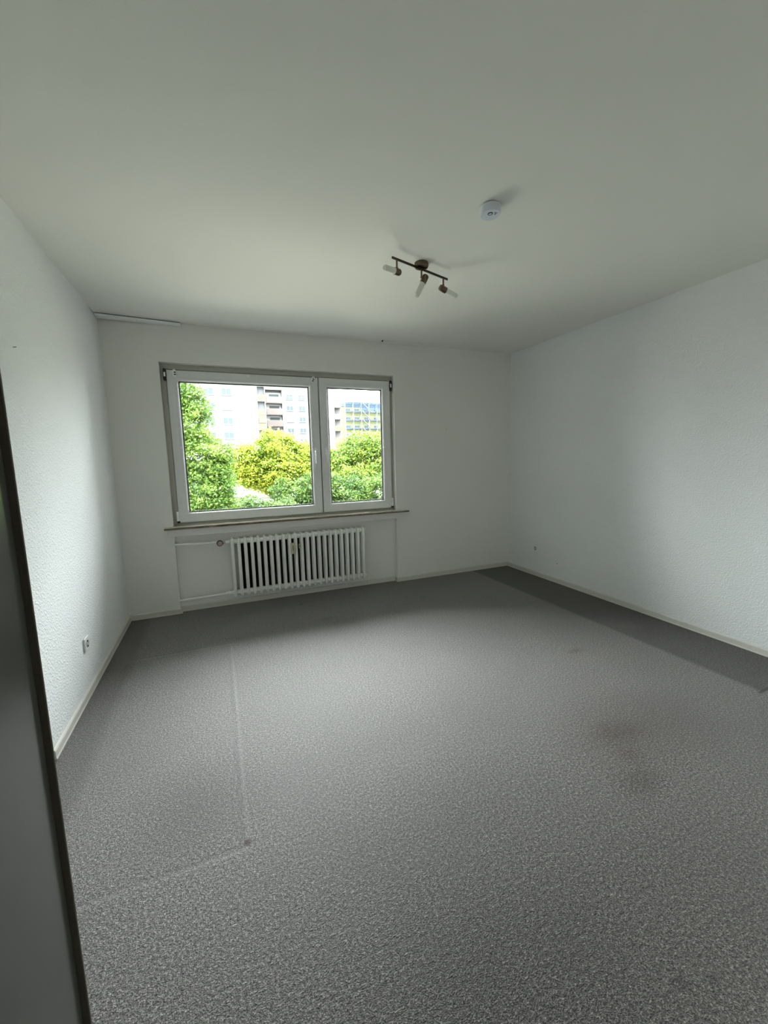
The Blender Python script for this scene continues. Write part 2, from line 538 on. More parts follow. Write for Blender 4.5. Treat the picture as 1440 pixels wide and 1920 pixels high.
hinge_bot(sR, 2.516, 0.832, -1)

# clips left from a blind, on the top rail of the left sash
def blind_clip(x, z, ang, label):
    root = empty('blind_clip', (x, 0.050, z), label=label, cat='clip', group='white blind clips on the window')
    root.rotation_euler = (0, ang, 0)
    bm = bmesh.new()
    box(bm, -0.018, 0.018, -0.014, 0.0, -0.030, 0.022, 0.007, 3)
    box(bm, -0.011, 0.012, -0.006, 0.026, 0.030, 0.036, 0.002, 2)
    box(bm, -0.010, 0.010, -0.006, -0.001, 0.015, 0.036, 0.002, 2)
    link_obj('clip_body', mesh_from(bm), M['pvc_white'], root)
    for zz in (-0.011, 0.007):
        bm = bmesh.new()
        box(bm, -0.002, 0.013, -0.0150, -0.0135, zz - 0.005, zz + 0.005, 0.001, 1)
        link_obj('clip_hole', mesh_from(bm), M['hole'], root)
blind_clip(0.507, 2.104, 0.0, 'small white blind clip at the upper left corner of the wide sash')
blind_clip(1.700, 2.108, 0.45, 'small tilted white blind clip at the upper right corner of the wide sash')
bm = bmesh.new()
box(bm, 1.095, 1.123, 0.040, 0.050, 2.098, 2.124, 0.003, 2)
box(bm, 1.099, 1.119, 0.036, 0.040, 2.094, 2.108, 0.002, 2)
link_obj('sash_bracket', mesh_from(bm), M['pvc_white'], label='tiny white square bracket in the middle of the wide sash top rail', cat='bracket')
for nx_, nz_, ps in ((0.512, 1.475, sL), (1.672, 1.469, sL), (1.811, 1.462, sR), (2.4315, 1.455, sR)):
    bm = bmesh.new()
    lathe(bm, [(0.0075, 0), (0.0075, 0.006), (0.005, 0.010), (0.0, 0.011)], 16, axis_mat((nx_, 0.050, nz_), (0, -1, 0)))
    child('screw_cap', bm, M['pvc_white'], ps, smooth=True, angle=0.6)

# sill and the board below it
bm = bmesh.new()
prism(bm, [(0.332, -0.068), (2.655, -0.068), (2.655, 0.0), (WX1, 0.0), (WX1, 0.069), (WX0, 0.069), (WX0, 0.0), (0.332, 0.0)], 0.7695, 0.790)
bmesh.ops.remove_doubles(bm, verts=bm.verts[:], dist=1e-5)
bmesh.ops.bevel(bm, geom=[e for e in bm.edges if abs(e.verts[0].co.y + 0.068) < 1e-4 and abs(e.verts[1].co.y + 0.068) < 1e-4], offset=0.003, segments=2, affect='EDGES')
sill = link_obj('window_sill', mesh_from(bm), M['sill_sheen'], label='long narrow polished stone sill, window sheen painted pale on top, brown front edge', cat='window sill')
bm = bmesh.new()
box(bm, 0.331, 2.656, -0.0705, -0.0675, 0.7690, 0.7875, 0.0008, 1)
link_obj('front_edge', mesh_from(bm), M['sill'], sill, label='dark brown veined front edge')
bm = bmesh.new()
box(bm, 0.352, 2.628, -0.028, 0.0, 0.703, 0.7692, 0.002, 2)
link_obj('trim_1', mesh_from(bm), M['wall'], kind='structure')
# dark brown sheet on the wall behind the radiator
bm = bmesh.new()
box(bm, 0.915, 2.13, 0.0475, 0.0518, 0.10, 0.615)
link_obj('wall_sheet', mesh_from(bm), M['dark_brown'], label='dark brown sheet on the wall behind the radiator', cat='wall lining')

# ------------------------------------------------------------------ radiator
rad = empty('radiator', (1.505, -0.02, 0.09), label='white column radiator in the niche under the window', cat='radiator')
X0r, NR, PITCH = 0.868, 23, (2.140 - 0.868) / 22
ZB, ZT = 0.098, 0.645
def column_mesh():
    bm = bmesh.new()
    def ell_tube(cy, rx, ry):
        t = bmesh.new()
        n = 20
        prof = [(0.0, ZB), (0.55, ZB + 0.002), (0.88, ZB + 0.009), (1.0, ZB + 0.022), (1.0, ZT - 0.022), (0.88, ZT - 0.009), (0.55, ZT - 0.002), (0.0, ZT)]
        rg = []
        for s_, z in prof:
            if s_ == 0: rg.append([t.verts.new((0, cy, z))])
            else:
                L = []
                for i in range(n):
                    a = 2 * PI * i / n
                    cx_ = math.copysign(abs(math.cos(a)) ** 0.75, math.cos(a)); cy_ = math.copysign(abs(math.sin(a)) ** 0.85, math.sin(a))
                    L.append(t.verts.new((rx * s_ * cx_, cy + ry * s_ * cy_, z)))
                rg.append(L)
        for a, b_ in zip(rg[:-1], rg[1:]):
            for i in range(n):
                j = (i + 1) % n
                if len(a) == 1: t.faces.new((a[0], b_[i], b_[j]))
                elif len(b_) == 1: t.faces.new((a[i], a[j], b_[0]))
                else: t.faces.new((a[i], a[j], b_[j], b_[i]))
        merge(bm, t)
    ell_tube(-0.040, 0.0145, 0.016)
    ell_tube(0.020, 0.0145, 0.014)
    # rib running down the front of the column
    box(bm, -0.0045, 0.0045, -0.0585, -0.050, ZB + 0.012, ZT - 0.012, 0.003, 2)
    for z in (0.130, 0.612):
        box(bm, -0.0125, 0.0125, -0.040, 0.020, z - 0.026, z + 0.028, 0.009, 3)
    me = mesh_from(bm, True, 0.9)
    me.transform(Matrix.Translation((0, 0.02, -0.09)))
    return me
cme = column_mesh()
c0 = link_obj('column', cme, M['enamel'], rad, loc=(X0r - 1.505, 0, 0))
for i in range(1, NR):
    cc = c0.copy()
    COL.objects.link(cc)
    cc.parent = rad
    cc.location = (X0r + i * PITCH - 1.505, 0, 0)
for z in (0.612, 0.130):
    bm = bmesh.new()
    tube(bm, (X0r, -0.010, z), (X0r + 22 * PITCH, -0.010, z), 0.024, 20)
    child('header_pipe', bm, M['enamel'], rad, smooth=True, angle=0.8)
for xx, zz, sg in ((2.148, 0.130, 1), (2.148, 0.612, 1)):
    bm = bmesh.new()
    lathe(bm, [(0.024, 0), (0.024, 0.010), (0.019, 0.014), (0.016, 0.024), (0.0, 0.026)], 20, axis_mat((xx, -0.010, zz), (sg, 0, 0)))
    child('end_plug', bm, M['enamel'], rad, smooth=True, angle=0.8)
# inlet unions on the left
bm = bmesh.new()
lathe(bm, [(0.026, 0.0), (0.026, 0.012), (0.018, 0.020), (0.016, 0.034), (0.019, 0.036), (0.019, 0.052), (0.013, 0.056), (0.013, 0.075)], 20, axis_mat((0.862, -0.010, 0.130), (-1, 0, 0.02)))
child('pipe_union', bm, M['enamel'], rad, smooth=True, angle=0.8)
bm = bmesh.new()
lathe(bm, [(0.022, 0), (0.022, 0.012), (0.014, 0.018), (0.012, 0.05), (0.012, 0.075)], 20, axis_mat((0.862, -0.010, 0.614), (-1, 0, 0.0)))
child('pipe_union', bm, M['enamel'], rad, smooth=True, angle=0.8)
bm = bmesh.new()
lathe(bm, [(0.017, 0), (0.018, 0.004), (0.018, 0.014), (0.014, 0.018)], 8, axis_mat((0.812, -0.010, 0.614), (-1, 0, 0.0)))
child('union_nut', bm, M['socket_grey'], rad)
# thermostat valve
vx, vz = 0.7655, 0.6165
bm = bmesh.new()
lathe(bm, [(0.013, 0.0), (0.016, 0.01), (0.014, 0.024), (0.020, 0.026), (0.0255, 0.030), (0.0275, 0.040), (0.0275, 0.062), (0.0245, 0.068), (0.021, 0.069)], 28, axis_mat((vx, -0.004, vz), (0, -1, 0)))
vv = child('thermostat_knob', bm, M['bronze_dark'], rad, smooth=True, angle=0.8, label='dark ribbed ring of the thermostat valve')
bm = bmesh.new()
lathe(bm, [(0.0205, 0), (0.0205, 0.003), (0.017, 0.0055), (0.0, 0.0065)], 28, axis_mat((vx, -0.0725, vz), (0, -1, 0)))
me = mesh_from(bm, True, 0.8); me.transform(Matrix.Translation(-Vector((1.505, -0.02, 0.09))))
link_obj('knob_cap', me, M['beige_cap'], vv, label='pinkish beige cap')
# heat cost meter
bm = bmesh.new()
box(bm, 1.392, 1.428, -0.084, -0.0575, 0.452, 0.555, 0.003, 2)
hm = child('heat_cost_meter', bm, M['cream'], rad, label='cream plastic box with a dark slit')
def sub(name, bm, mat, par):
    me = mesh_from(bm); me.transform(Matrix.Translation(-Vector((1.505, -0.02, 0.09))))
    return link_obj(name, me, mat, par)
bm = bmesh.new(); box(bm, 1.4075, 1.4125, -0.0855, -0.0835, 0.480, 0.535); sub('scale_slot', bm, M['hole'], hm)
bm = bmesh.new(); box(bm, 1.407, 1.413, -0.0855, -0.0835, 0.460, 0.467); sub('seal', bm, M['red'], hm)
bm = bmesh.new(); box(bm, 1.469, 1.487, -0.066, -0.056, 0.497, 0.541, 0.002, 2)
vl = child('test_vial', bm, M['green_vial'], rad, label='small greenish plate between two columns')
bm = bmesh.new(); box(bm, 1.475, 1.481, -0.0672, -0.0655, 0.510, 0.522); sub('vial_mark', bm, M['hole'], vl)

bm = bmesh.new()
tube(bm, (NX0 + 0.001, -0.002, 0.628), (0.752, -0.008, 0.6165), 0.0105, 16)
lathe(bm, [(0.011, 0), (0.0125, 0.006), (0.0125, 0.02), (0.009, 0.024)], 12, axis_mat((0.720, -0.007, 0.6175), (1, 0, 0)))
link_obj('heating_pipe', mesh_from(bm, True, 0.8), M['pipe'], label='thin white upper pipe running to the radiator valve', cat='pipe', group='heating pipes in the niche')
bm = bmesh.new()
tube(bm, (NX0 + 0.001, -0.002, 0.117), (0.795, -0.010, 0.1295), 0.011, 16)
link_obj('heating_pipe', mesh_from(bm, True, 0.8), M['pipe'], label='thin white lower pipe just above the baseboard', cat='pipe', group='heating pipes in the niche')

# ------------------------------------------------------------------ ceiling strips
bm = bmesh.new()
prism(bm, [(0.006, -0.105), (0.592, -0.047), (0.592, -0.002), (0.006, -0.020)], 2.4775, 2.4925)
link_obj('rail_cover', mesh_from(bm), M['pvc_white'], label='white rail strip under the ceiling in the left corner, dark gap above', cat='curtain rail')
bpy.data.objects['rail_cover'].rotation_euler = (0, 0, 0)
bm = bmesh.new()
prism(bm, [(0.010, -0.090), (0.588, -0.036), (0.588, -0.004), (0.010, -0.010)], 2.4925, 2.4998)
ob = link_obj('rail_gap_shade', mesh_from(bm), M['dark_brown'], bpy.data.objects['rail_cover'], label='dark filler standing for the shade in the gap')  # solid dark filler added as the shade between rail and ceiling
bm = bmesh.new()
prism(bm, [(2.395, -0.082), (2.93, -0.088), (2.93, -0.002), (2.395, -0.002)], 2.488, 2.4995)
link_obj('rail_cover', mesh_from(bm), M['ceil'], label='short flat white rail strip under the ceiling above the narrow sash', cat='curtain rail')
bm = bmesh.new(); box(bm, 2.388, 2.396, -0.078, -0.060, 2.486, 2.4995)
ob = link_obj('end_hook', mesh_from(bm), M['hole'], bpy.data.objects['rail_cover.001'], label='dark end of the rail')

# ------------------------------------------------------------------ ceiling spotlight
zb = 2.466
lp = empty('ceiling_spotlight', (2.0145, -1.626, H), label='bronze ceiling spotlight bar with three frosted glass heads', cat='ceiling lamp')
bm = bmesh.new()
lathe(bm, [(0.030, -0.0), (0.042, -0.0), (0.0425, -0.006), (0.0425, -0.020), (0.039, -0.026), (0.0, -0.027)], 40, Matrix.Translation((2.0145, -1.626, H)))
child('ceiling_plate', bm, M['bronze'], lp, smooth=True, angle=0.5)
A = Vector((1.7886, -1.6997, zb)); B = Vector((2.2403, -1.5521, zb)); dv = (B - A).normalized()
bm = bmesh.new()
t = bmesh.new()
L_ = (B - A).length
for s_ in (0,):
    vs = [t.verts.new((x, y, z)) for x in (0, L_) for y in (-0.004, 0.004) for z in (-0.006, 0.006)]
    for q_ in ((0, 1, 3, 2), (4, 6, 7, 5), (0, 4, 5, 1), (2, 3, 7, 6), (0, 2, 6, 4), (1, 5, 7, 3)):
        t.faces.new([vs[i] for i in q_])
    bmesh.ops.bevel(t, geom=t.edges[:], offset=0.0012, segments=2, affect='EDGES')
merge(bm, t, Matrix.Translation(A) @ Matrix.Rotation(math.atan2(dv.y, dv.x), 4, 'Z'))
child('bar', bm, M['bronze_dark'], lp)
RH = Vector((0.925, -0.379, 0)).normalized(); FH = Vector((0.373, 0.928, 0)).normalized(); UP = Vector((0, 0, 1))
heads = [((1.823, -1.6885), RH * -0.66 + FH * -0.74 + UP * -0.10, 0.046),
         ((2.0145, -1.626), RH * -0.47 + UP * -0.88, 0.046),
         ((2.2021, -1.5645), RH * 0.86 + FH * 0.40 + UP * -0.30, 0.046)]
for (hx, hy), d, drop in heads:
    d = d.normalized()
    stem = empty('spot_head', (hx - 2.0145, hy + 1.626, zb - H), lp)
    bm = bmesh.new()
    piv = Vector((hx, hy, zb - drop))
    tube(bm, (hx, hy, zb - 0.005), piv, 0.0055, 12)
    lathe(bm, [(0.0, -0.007), (0.005, -0.006), (0.0075, -0.002), (0.0075, 0.002), (0.005, 0.006), (0, 0.007)], 12, Matrix.Translation(piv))
    child('stem', bm, M['bronze'], stem, smooth=True, angle=0.8)
    # the socket hangs beside the pivot
    perp = (Vector((0, 0, -1)) - d * d.dot(Vector((0, 0, -1))))
    if perp.length < 0.35: perp = RH * 1.0
    perp = perp.normalized()
    if abs(d.z) > 0.7: perp = (RH - d * d.dot(RH)).normalized()
    st = piv + perp * 0.021 - d * 0.024
    bm = bmesh.new()
    lathe(bm, [(0.0, 0.0), (0.013, 0.001), (0.0175, 0.005), (0.0190, 0.010), (0.0190, 0.050), (0.0180, 0.051)], 32, axis_mat(st, d))
    child('socket', bm, M['bronze'], stem, smooth=True, angle=0.8)
    bm = bmesh.new()
    lathe(bm, [(0.0170, 0.046), (0.0170, 0.125), (0.0155, 0.132), (0.012, 0.136), (0.0105, 0.132), (0.0, 0.128)], 32, axis_mat(st, d))
    child('glass_shade', bm, M['frost'], stem, smooth=True, angle=0.9)

# ------------------------------------------------------------------ smoke detector
sd = empty('smoke_detector', (2.060, -2.238, H), label='round bluish white smoke detector on the ceiling', cat='smoke detector')
bm = bmesh.new()
lathe(bm, [(0.0, 0), (0.041, 0), (0.041, -0.006), (0.0, -0.006)], 48, Matrix.Translation((2.060, -2.238, H)))
child('mounting_plate', bm, M['black'], sd, smooth=True, angle=0.5, label='mounting plate, black for the shade in the gap')  # black colour stands for the shade in the gap above the housing
bm = bmesh.new()
lathe(bm, [(0.0, -0.004), (0.046, -0.004), (0.0485, -0.008), (0.0480, -0.036), (0.0450, -0.0415), (0.0, -0.0430)], 56, Matrix.Translation((2.060, -2.238, H)))
child('housing', bm, M['detector'], sd, smooth=True, angle=0.5)
bm = bmesh.new()
bx_, by_ = 2.050, -2.250
lathe(bm, [(0.0085, 0), (0.0115, 0), (0.0115, -0.002), (0.0085, -0.002), (0.0085, 0)], 28, Matrix.Translation((bx_, by_, H - 0.0425)), cap=False)
child('button_ring', bm, M['black'], sd, label='black ring around the test button')
bm = bmesh.new()
lathe(bm, [(0.0, -0.002), (0.008, -0.002), (0.008, 0.0), (0.0, 0.0)], 24, Matrix.Translation((bx_, by_, H - 0.0425)))
child('test_button', bm, M['detector'], sd)
bm = bmesh.new()
for i in range(4):
    box(bm, 2.062 + i * 0.003, 2.078, -2.268 + i * 0.005, -2.2655 + i * 0.005, H - 0.0436, H - 0.0424)
child('sound_slots', bm, M['socket_grey'], sd)

# ------------------------------------------------------------------ sockets
def outlet(loc, rot, label):
    root = empty('wall_socket', loc, label=label, cat='power socket', group='white power sockets')
    root.rotation_euler = (0, 0, rot)
    # local: plate in YZ, facing +X
    bm = bmesh.new()
    box(bm, 0, 0.0105, -0.040, 0.040, -0.040, 0.040, 0.005, 3)
    link_obj('plate', mesh_from(bm), M['socket'], root)
    bm = bmesh.new()
    lathe(bm, [(0.0, 0.0108), (0.0205, 0.0108), (0.0212, 0.0125), (0.0225, 0.0122), (0.0230, 0.0100), (0.0, 0.0100)], 36, axis_mat((0, 0, 0), (1, 0, 0)))
    link_obj('socket_recess', mesh_from(bm, True, 0.4), M['socket_grey'], root)
    bm = bmesh.new()
    for yy in (-0.0095, 0.0095):
        lathe(bm, [(0.0, 0.0112), (0.0028, 0.0112), (0.0028, 0.0105), (0, 0.0105)], 12, axis_mat((0, yy, 0), (1, 0, 0)))
    box(bm, 0.0105, 0.0135, -0.003, 0.003, 0.010, 0.020)
    box(bm, 0.0105, 0.0135, -0.003, 0.003, -0.020, -0.010)
    link_obj('contact', mesh_from(bm), M['hole'], root)
outlet((0.0, -1.191, 0.303), 0, 'white power socket low on the left wall')
outlet((RW, -0.481, 0.308), PI, 'white power socket low on the right wall')

def nail(p_, d, r, ln, label, name='nail'):
    bm = bmesh.new()
    lathe(bm, [(r * 0.7, 0), (r * 0.7, ln), (r, ln), (r, ln + 0.0015), (0, ln + 0.002)], 12, axis_mat(p_, d))
    link_obj(name, mesh_from(bm), M['nail'], label=label, cat='nail')
nail((0, -1.64, 1.855), (1, -0.35, 0.1), 0.0018, 0.012, 'thin dark nail high on the left wall')
nail((3.152, 0, 1.648), (0, -1, 0), 0.003, 0.004, 'tiny dark nail on the wall right of the window')
nail((RW, -0.793, 0.204), (-1, 0, 0), 0.0042, 0.003, 'small dark screw low on the right wall beyond the socket', 'screw')

# ================================================================== outside
GZ = -4.0
M['facade'] = simple('white_render_facade', (0.068, 0.072, 0.074), 0.9, var=0.04, grain=0.5, gs=0.0)
M['facade_b'] = simple('offwhite_render_facade', (0.058, 0.056, 0.054), 0.9, var=0.05, grain=0.6, gs=0.0)
M['facade_y'] = simple('yellow_render_facade', (0.072, 0.078, 0.030), 0.9, var=0.04, grain=0.4, gs=0.0)
M['net'] = simple('blue_net', (0.022, 0.045, 0.080), 0.8)
M['orange'] = simple('orange_panel', (0.052, 0.031, 0.009), 0.7)
M['yellow_blind'] = simple('ochre_blind', (0.075, 0.058, 0.020), 0.8)
M['brownp'] = simple('brown_balcony_panel', (0.044, 0.033, 0.029), 0.8)
M['far_glass'] = simple('distant_window_glass', (0.034, 0.043, 0.046), 0.5, spec=0.05)
M['shutter'] = simple('grey_roller_shutter', (0.060, 0.064, 0.066), 0.6)
M['far_dark'] = simple('balcony_recess', (0.30, 0.30, 0.30), 0.9)
M['lightened_back'] = simple('lightened_balcony_wall', (0.20, 0.20, 0.195), 0.9)  # recess wall coloured lighter than the facade to offset its shade
M['scaf'] = simple('galvanised_steel', (0.09, 0.105, 0.11), 0.7)
M['concrete'] = simple('pale_concrete', (0.072, 0.070, 0.068), 0.9)
M['asphalt'] = simple('grey_asphalt', (0.11, 0.108, 0.105), 0.95, grain=3, gs=0.1)
M['bark'] = simple('grey_brown_bark', (0.09, 0.07, 0.05), 0.9, grain=12, gs=0.6, gd=0.01)
k = NT('lawn_grass')
c = k.ramp(k.noise(2.0, 5, 0.7, k.pos()).outputs[0], [(0.3, (0.12, 0.115, 0.09)), (0.7, (0.19, 0.185, 0.15))])
k.bsdf(c, 0.9, spec=0.1)
M['grass'] = k.m

bm = bmesh.new(); box(bm, -150, 200, WT, 48, GZ - 0.3, GZ)
link_obj('lawn', mesh_from(bm), M['grass'], kind='structure')
bm = bmesh.new(); box(bm, -150, 200, 48, 300, GZ - 0.3, GZ)
link_obj('street', mesh_from(bm), M['asphalt'], kind='structure')

def far_window(parent, x0, x1, z0, z1, y, shut=False, mull=True):
    bm = bmesh.new()
    ring(bm, x0, x1, z0, z1, [(0, y), (0, y - 0.06), (0.09, y - 0.06), (0.09, y)])
    if mull and not shut:
        cx = (x0 + x1) / 2
        box(bm, cx - 0.05, cx + 0.05, y - 0.06, y, z0 + 0.09, z1 - 0.09)
    box(bm, x0 - 0.05, x1 + 0.05, y - 0.14, y, z0 - 0.08, z0 - 0.001)
    f_ = child('window', bm, M['concrete'] if shut else M['facade'], parent)
    bm = bmesh.new(); box(bm, x0 + 0.09, x1 - 0.09, y - 0.03, y - 0.001, z0 + 0.09, z1 - 0.09)
    me = mesh_from(bm); me.transform(Matrix.Translation(-Vector(parent.location)))
    link_obj('shutter' if shut else 'pane', me, M['shutter'] if shut else M['far_glass'], f_)

# --- white block on the left with orange balcony panels
A_ = empty('apartment_building', (0.5, 80.6, GZ), label='white apartment block behind the left tree with a column of orange balconies', cat='building')
bm = bmesh.new()
box(bm, -13, 9.13, 80.6, 93, GZ, 18.5)
box(bm, 9.13, 10.62, 81.4, 93, GZ, 18.5)
box(bm, 10.50, 10.62, 80.6, 81.4, GZ, 18.5)
child('wall', bm, M['facade'], A_)
random.seed(4)
for r_ in range(1, 8):
    zt = 20.75 - 2.72 * r_
    for c_, (xa, xb) in enumerate(((-5.2, -3.4), (-0.5, 1.3), (2.64, 4.42))):
        far_window(A_, xa, xb, zt - 1.25, zt, 80.6, shut=(c_ == 2 and r_ == 3) or (c_ == 0 and r_ % 3 == 1))
for r_ in range(1, 8):
    zt = 19.95 - 2.78 * r_
    bm = bmesh.new(); box(bm, 9.15, 10.49, 80.52, 80.62, zt - 1.15, zt, 0.02, 1)
    child('balcony_panel', bm, M['orange'], A_)
    bm = bmesh.new(); box(bm, 9.13, 10.5, 80.6, 81.38, zt - 1.28, zt - 1.13)
    child('balcony_slab', bm, M['facade'], A_)
bm = bmesh.new(); box(bm, 9.2, 10.45, 80.66, 80.70, 8.95, 10.35)
child('balcony_blind', bm, M['yellow_blind'], A_)

# --- long block with brown balconies
B_ = empty('apartment_building', (20, 98, GZ), label='pale apartment block with brown balconies in the middle distance', cat='building')
bm = bmesh.new()
box(bm, 10.7, 12.7, 98, 110, GZ, 18.9)
box(bm, 12.7, 16.45, 98.9, 110, GZ, 18.9)
box(bm, 16.45, 29.4, 98, 110, GZ, 18.9)
box(bm, 29.4, 31.25, 99.4, 110, GZ, 17.9)
child('wall', bm, M['facade_b'], B_)
bm = bmesh.new(); box(bm, 10.6, 29.5, 97.9, 110.1, 18.9, 19.1)
child('roof', bm, M['concrete'], B_)
bm = bmesh.new(); box(bm, 16.45, 29.4, 97.96, 98.0, 16.70, 16.78)
child('ledge', bm, M['concrete'], B_)
for r_ in range(7):
    zt = 17.3 - 2.65 * r_
    for c_, (xa, xb) in enumerate(((17.5, 19.1), (20.45, 22.05), (23.9, 25.5))):
        far_window(B_, xa, xb, zt - 1.15, zt, 98.0, shut=(c_ == 0 and r_ == 2))
    zb_ = 16.6 - 2.72 * r_
    bm = bmesh.new(); box(bm, 12.8, 16.4, 97.3, 97.42, zb_ - 1.45, zb_, 0.02, 1)
    box(bm, 12.8, 12.92, 97.42, 98.0, zb_ - 1.45, zb_); box(bm, 16.28, 16.4, 97.42, 98.0, zb_ - 1.45, zb_)
    child('balcony_panel', bm, M['brownp'], B_)
    bm = bmesh.new(); box(bm, 12.75, 16.45, 97.42, 98.9, zb_ - 1.55, zb_ - 1.40)
    child('balcony_slab', bm, M['facade_b'], B_)
    bm = bmesh.new(); box(bm, 13.6, 15.9, 98.76, 98.835, zb_ - 0.9, zb_ + 0.75)
    child('balcony_door', bm, M['far_glass'], B_)
    # right hand balcony tower
    if r_ < 6:
        z2 = 15.9 - 2.9 * r_
        bm = bmesh.new(); box(bm, 29.45, 31.2, 97.9, 98.0, z2 - 1.3, z2 - 0.1)
        child('balcony_panel', bm, (M['brownp'], M['facade'], M['orange'])[min(r_, 2)], B_, label=('brown', 'white', 'orange')[min(r_, 2)] + ' balcony panel')
        bm = bmesh.new(); box(bm, 29.4, 31.25, 97.95, 99.4, z2 - 1.4, z2 - 1.3)
        child('balcony_slab', bm, M['facade_b'], B_)
bm = bmesh.new(); prism(bm, [(12.6, 97.3), (16.5, 97.3), (16.5, 99.6), (12.6, 99.6)], 18.2, 18.75)
child('awning', bm, M['facade'], B_)

for r_ in range(7):
    zb_ = 16.6 - 2.72 * r_
    bm = bmesh.new(); box(bm, 12.72, 16.43, 98.84, 98.895, zb_ - 1.39, zb_ + 1.15)
    child('balcony_back', bm, M['lightened_back'], B_)
# --- yellow block with blue netting, and its scaffold
C_ = empty('apartment_building', (52, 129.5, GZ), label='yellow apartment block with a blue band behind scaffolding at the far right', cat='building')
bm = bmesh.new(); box(bm, 40.5, 72, 129.5, 145, GZ, 19.0)
child('wall', bm, M['facade_y'], C_)
bm = bmesh.new(); box(bm, 40.4, 72, 129.3, 145, 19.0, 20.3); box(bm, 47.5, 72, 129.4, 129.5, 18.0, 19.0)
child('roof_band', bm, M['net'], C_)
bm = bmesh.new(); box(bm, 40.9, 49.3, 133, 143, 20.3, 21.9)
child('rooftop_storey', bm, M['facade_b'], C_)
for r_ in range(6):
    zt = 18.4 - 2.75 * r_
    for xa in (42.0, 45.1, 48.5, 52.0, 55.5, 59.0):
        far_window(C_, xa, xa + 1.7, zt - 1.05, zt, 129.5)
    bm = bmesh.new(); box(bm, 41.9, 60.8, 129.38, 129.46, zt - 1.3, zt - 1.12)
    child('ledge', bm, M['net'], C_)
sc = empty('scaffold', (50, 128.6, GZ), label='steel scaffold with stairs in front of the yellow block', cat='scaffold')
bm = bmesh.new()
for x_ in np.arange(41.5, 66, 2.8):
    for y_ in (127.9, 129.0):
        tube(bm, (x_, y_, GZ), (x_, y_, 20.6), 0.07, 6)
child('upright', bm, M['scaf'], sc)
bm = bmesh.new()
for z_ in np.arange(GZ + 2.2, 20.6, 2.75):
    box(bm, 41.4, 66, 127.9, 129.0, z_ - 0.05, z_ + 0.03)
    tube(bm, (41.4, 127.9, z_ + 1.0), (66, 127.9, z_ + 1.0), 0.04, 6)
child('deck', bm, M['net'], sc)
bm = bmesh.new()
for z_ in np.arange(GZ + 2.2, 17.9, 2.75):
    t = bmesh.new()
    vs = [t.verts.new(v) for v in ((47.3, 127.4, z_ + 2.75), (50.1, 127.4, z_), (50.1, 127.85, z_), (47.3, 127.85, z_ + 2.75),
                                   (47.3, 127.4, z_ + 2.95), (50.1, 127.4, z_ + 0.2), (50.1, 127.85, z_ + 0.2), (47.3, 127.85, z_ + 2.95))]
    for q_ in ((0, 1, 2, 3), (4, 5, 6, 7), (0, 1, 5, 4), (2, 3, 7, 6), (1, 2, 6, 5), (0, 3, 7, 4)):
        t.faces.new([vs[i] for i in q_])
    merge(bm, t)
child('stairs', bm, M['facade'], sc)

# --- parked cars glimpsed between the trees
def car(x, y, col, label, hd=0.0):
    root = empty('car', (x, y, GZ), label=label, cat='car')
    root.rotation_euler = (0, 0, hd)
    side = [(-2.1, 0.35), (-2.15, 0.75), (-1.9, 0.92), (-1.15, 1.0), (-0.55, 1.42), (0.9, 1.45), (1.6, 1.02), (2.05, 0.92), (2.12, 0.6), (2.1, 0.35)]
    bm = bmesh.new()
    a = [bm.verts.new((px_, -0.85 + (0.14 if pz > 1.2 else 0), pz)) for px_, pz in side]
    b2 = [bm.verts.new((px_, 0.85 - (0.14 if pz > 1.2 else 0), pz)) for px_, pz in side]
    bm.faces.new(a); bm.faces.new(b2)
    for i in range(len(side)):
        j = (i + 1) % len(side)
        bm.faces.new((a[i], a[j], b2[j], b2[i]))
    bmesh.ops.bevel(bm, geom=bm.edges[:], offset=0.04, segments=2, affect='EDGES')
    link_obj('body', mesh_from(bm, True, 0.7), simple('car_paint', col, 0.25), root)
    bm = bmesh.new()
    for s_ in (-1, 1):
        t = bmesh.new()
        pts = [(-0.95, 1.03), (-0.5, 1.36), (0.85, 1.38), (1.35, 1.03)]
        f0 = [t.verts.new((px_, s_ * (0.865 - (0.12 if pz > 1.2 else 0.0)), pz)) for px_, pz in pts]
        f1 = [t.verts.new((px_, s_ * (0.84 - (0.12 if pz > 1.2 else 0.0)), pz)) for px_, pz in pts]
        t.faces.new(f0); t.faces.new(f1)
        for i in range(4):
            t.faces.new((f0[i], f0[(i + 1) % 4], f1[(i + 1) % 4], f1[i]))
        merge(bm, t)
    link_obj('side_window', mesh_from(bm), M['far_glass'], root)
    for wx in (-1.3, 1.3):
        for s_ in (-1, 1):
            bm = bmesh.new()
            lathe(bm, [(0, -0.1), (0.27, -0.1), (0.32, -0.07), (0.32, 0.07), (0.27, 0.1), (0, 0.1)], 20, axis_mat((wx, s_ * 0.78, 0.32), (0, 1, 0)))
            link_obj('wheel', mesh_from(bm, True, 0.6), M['black'], root)
car(3.6, 62, (0.10, 0.10, 0.105), 'white parked car glimpsed under the yellowish tree')
car(7.0, 59, (0.10, 0.045, 0.02), 'orange parked car glimpsed right of the white one', 0.1)

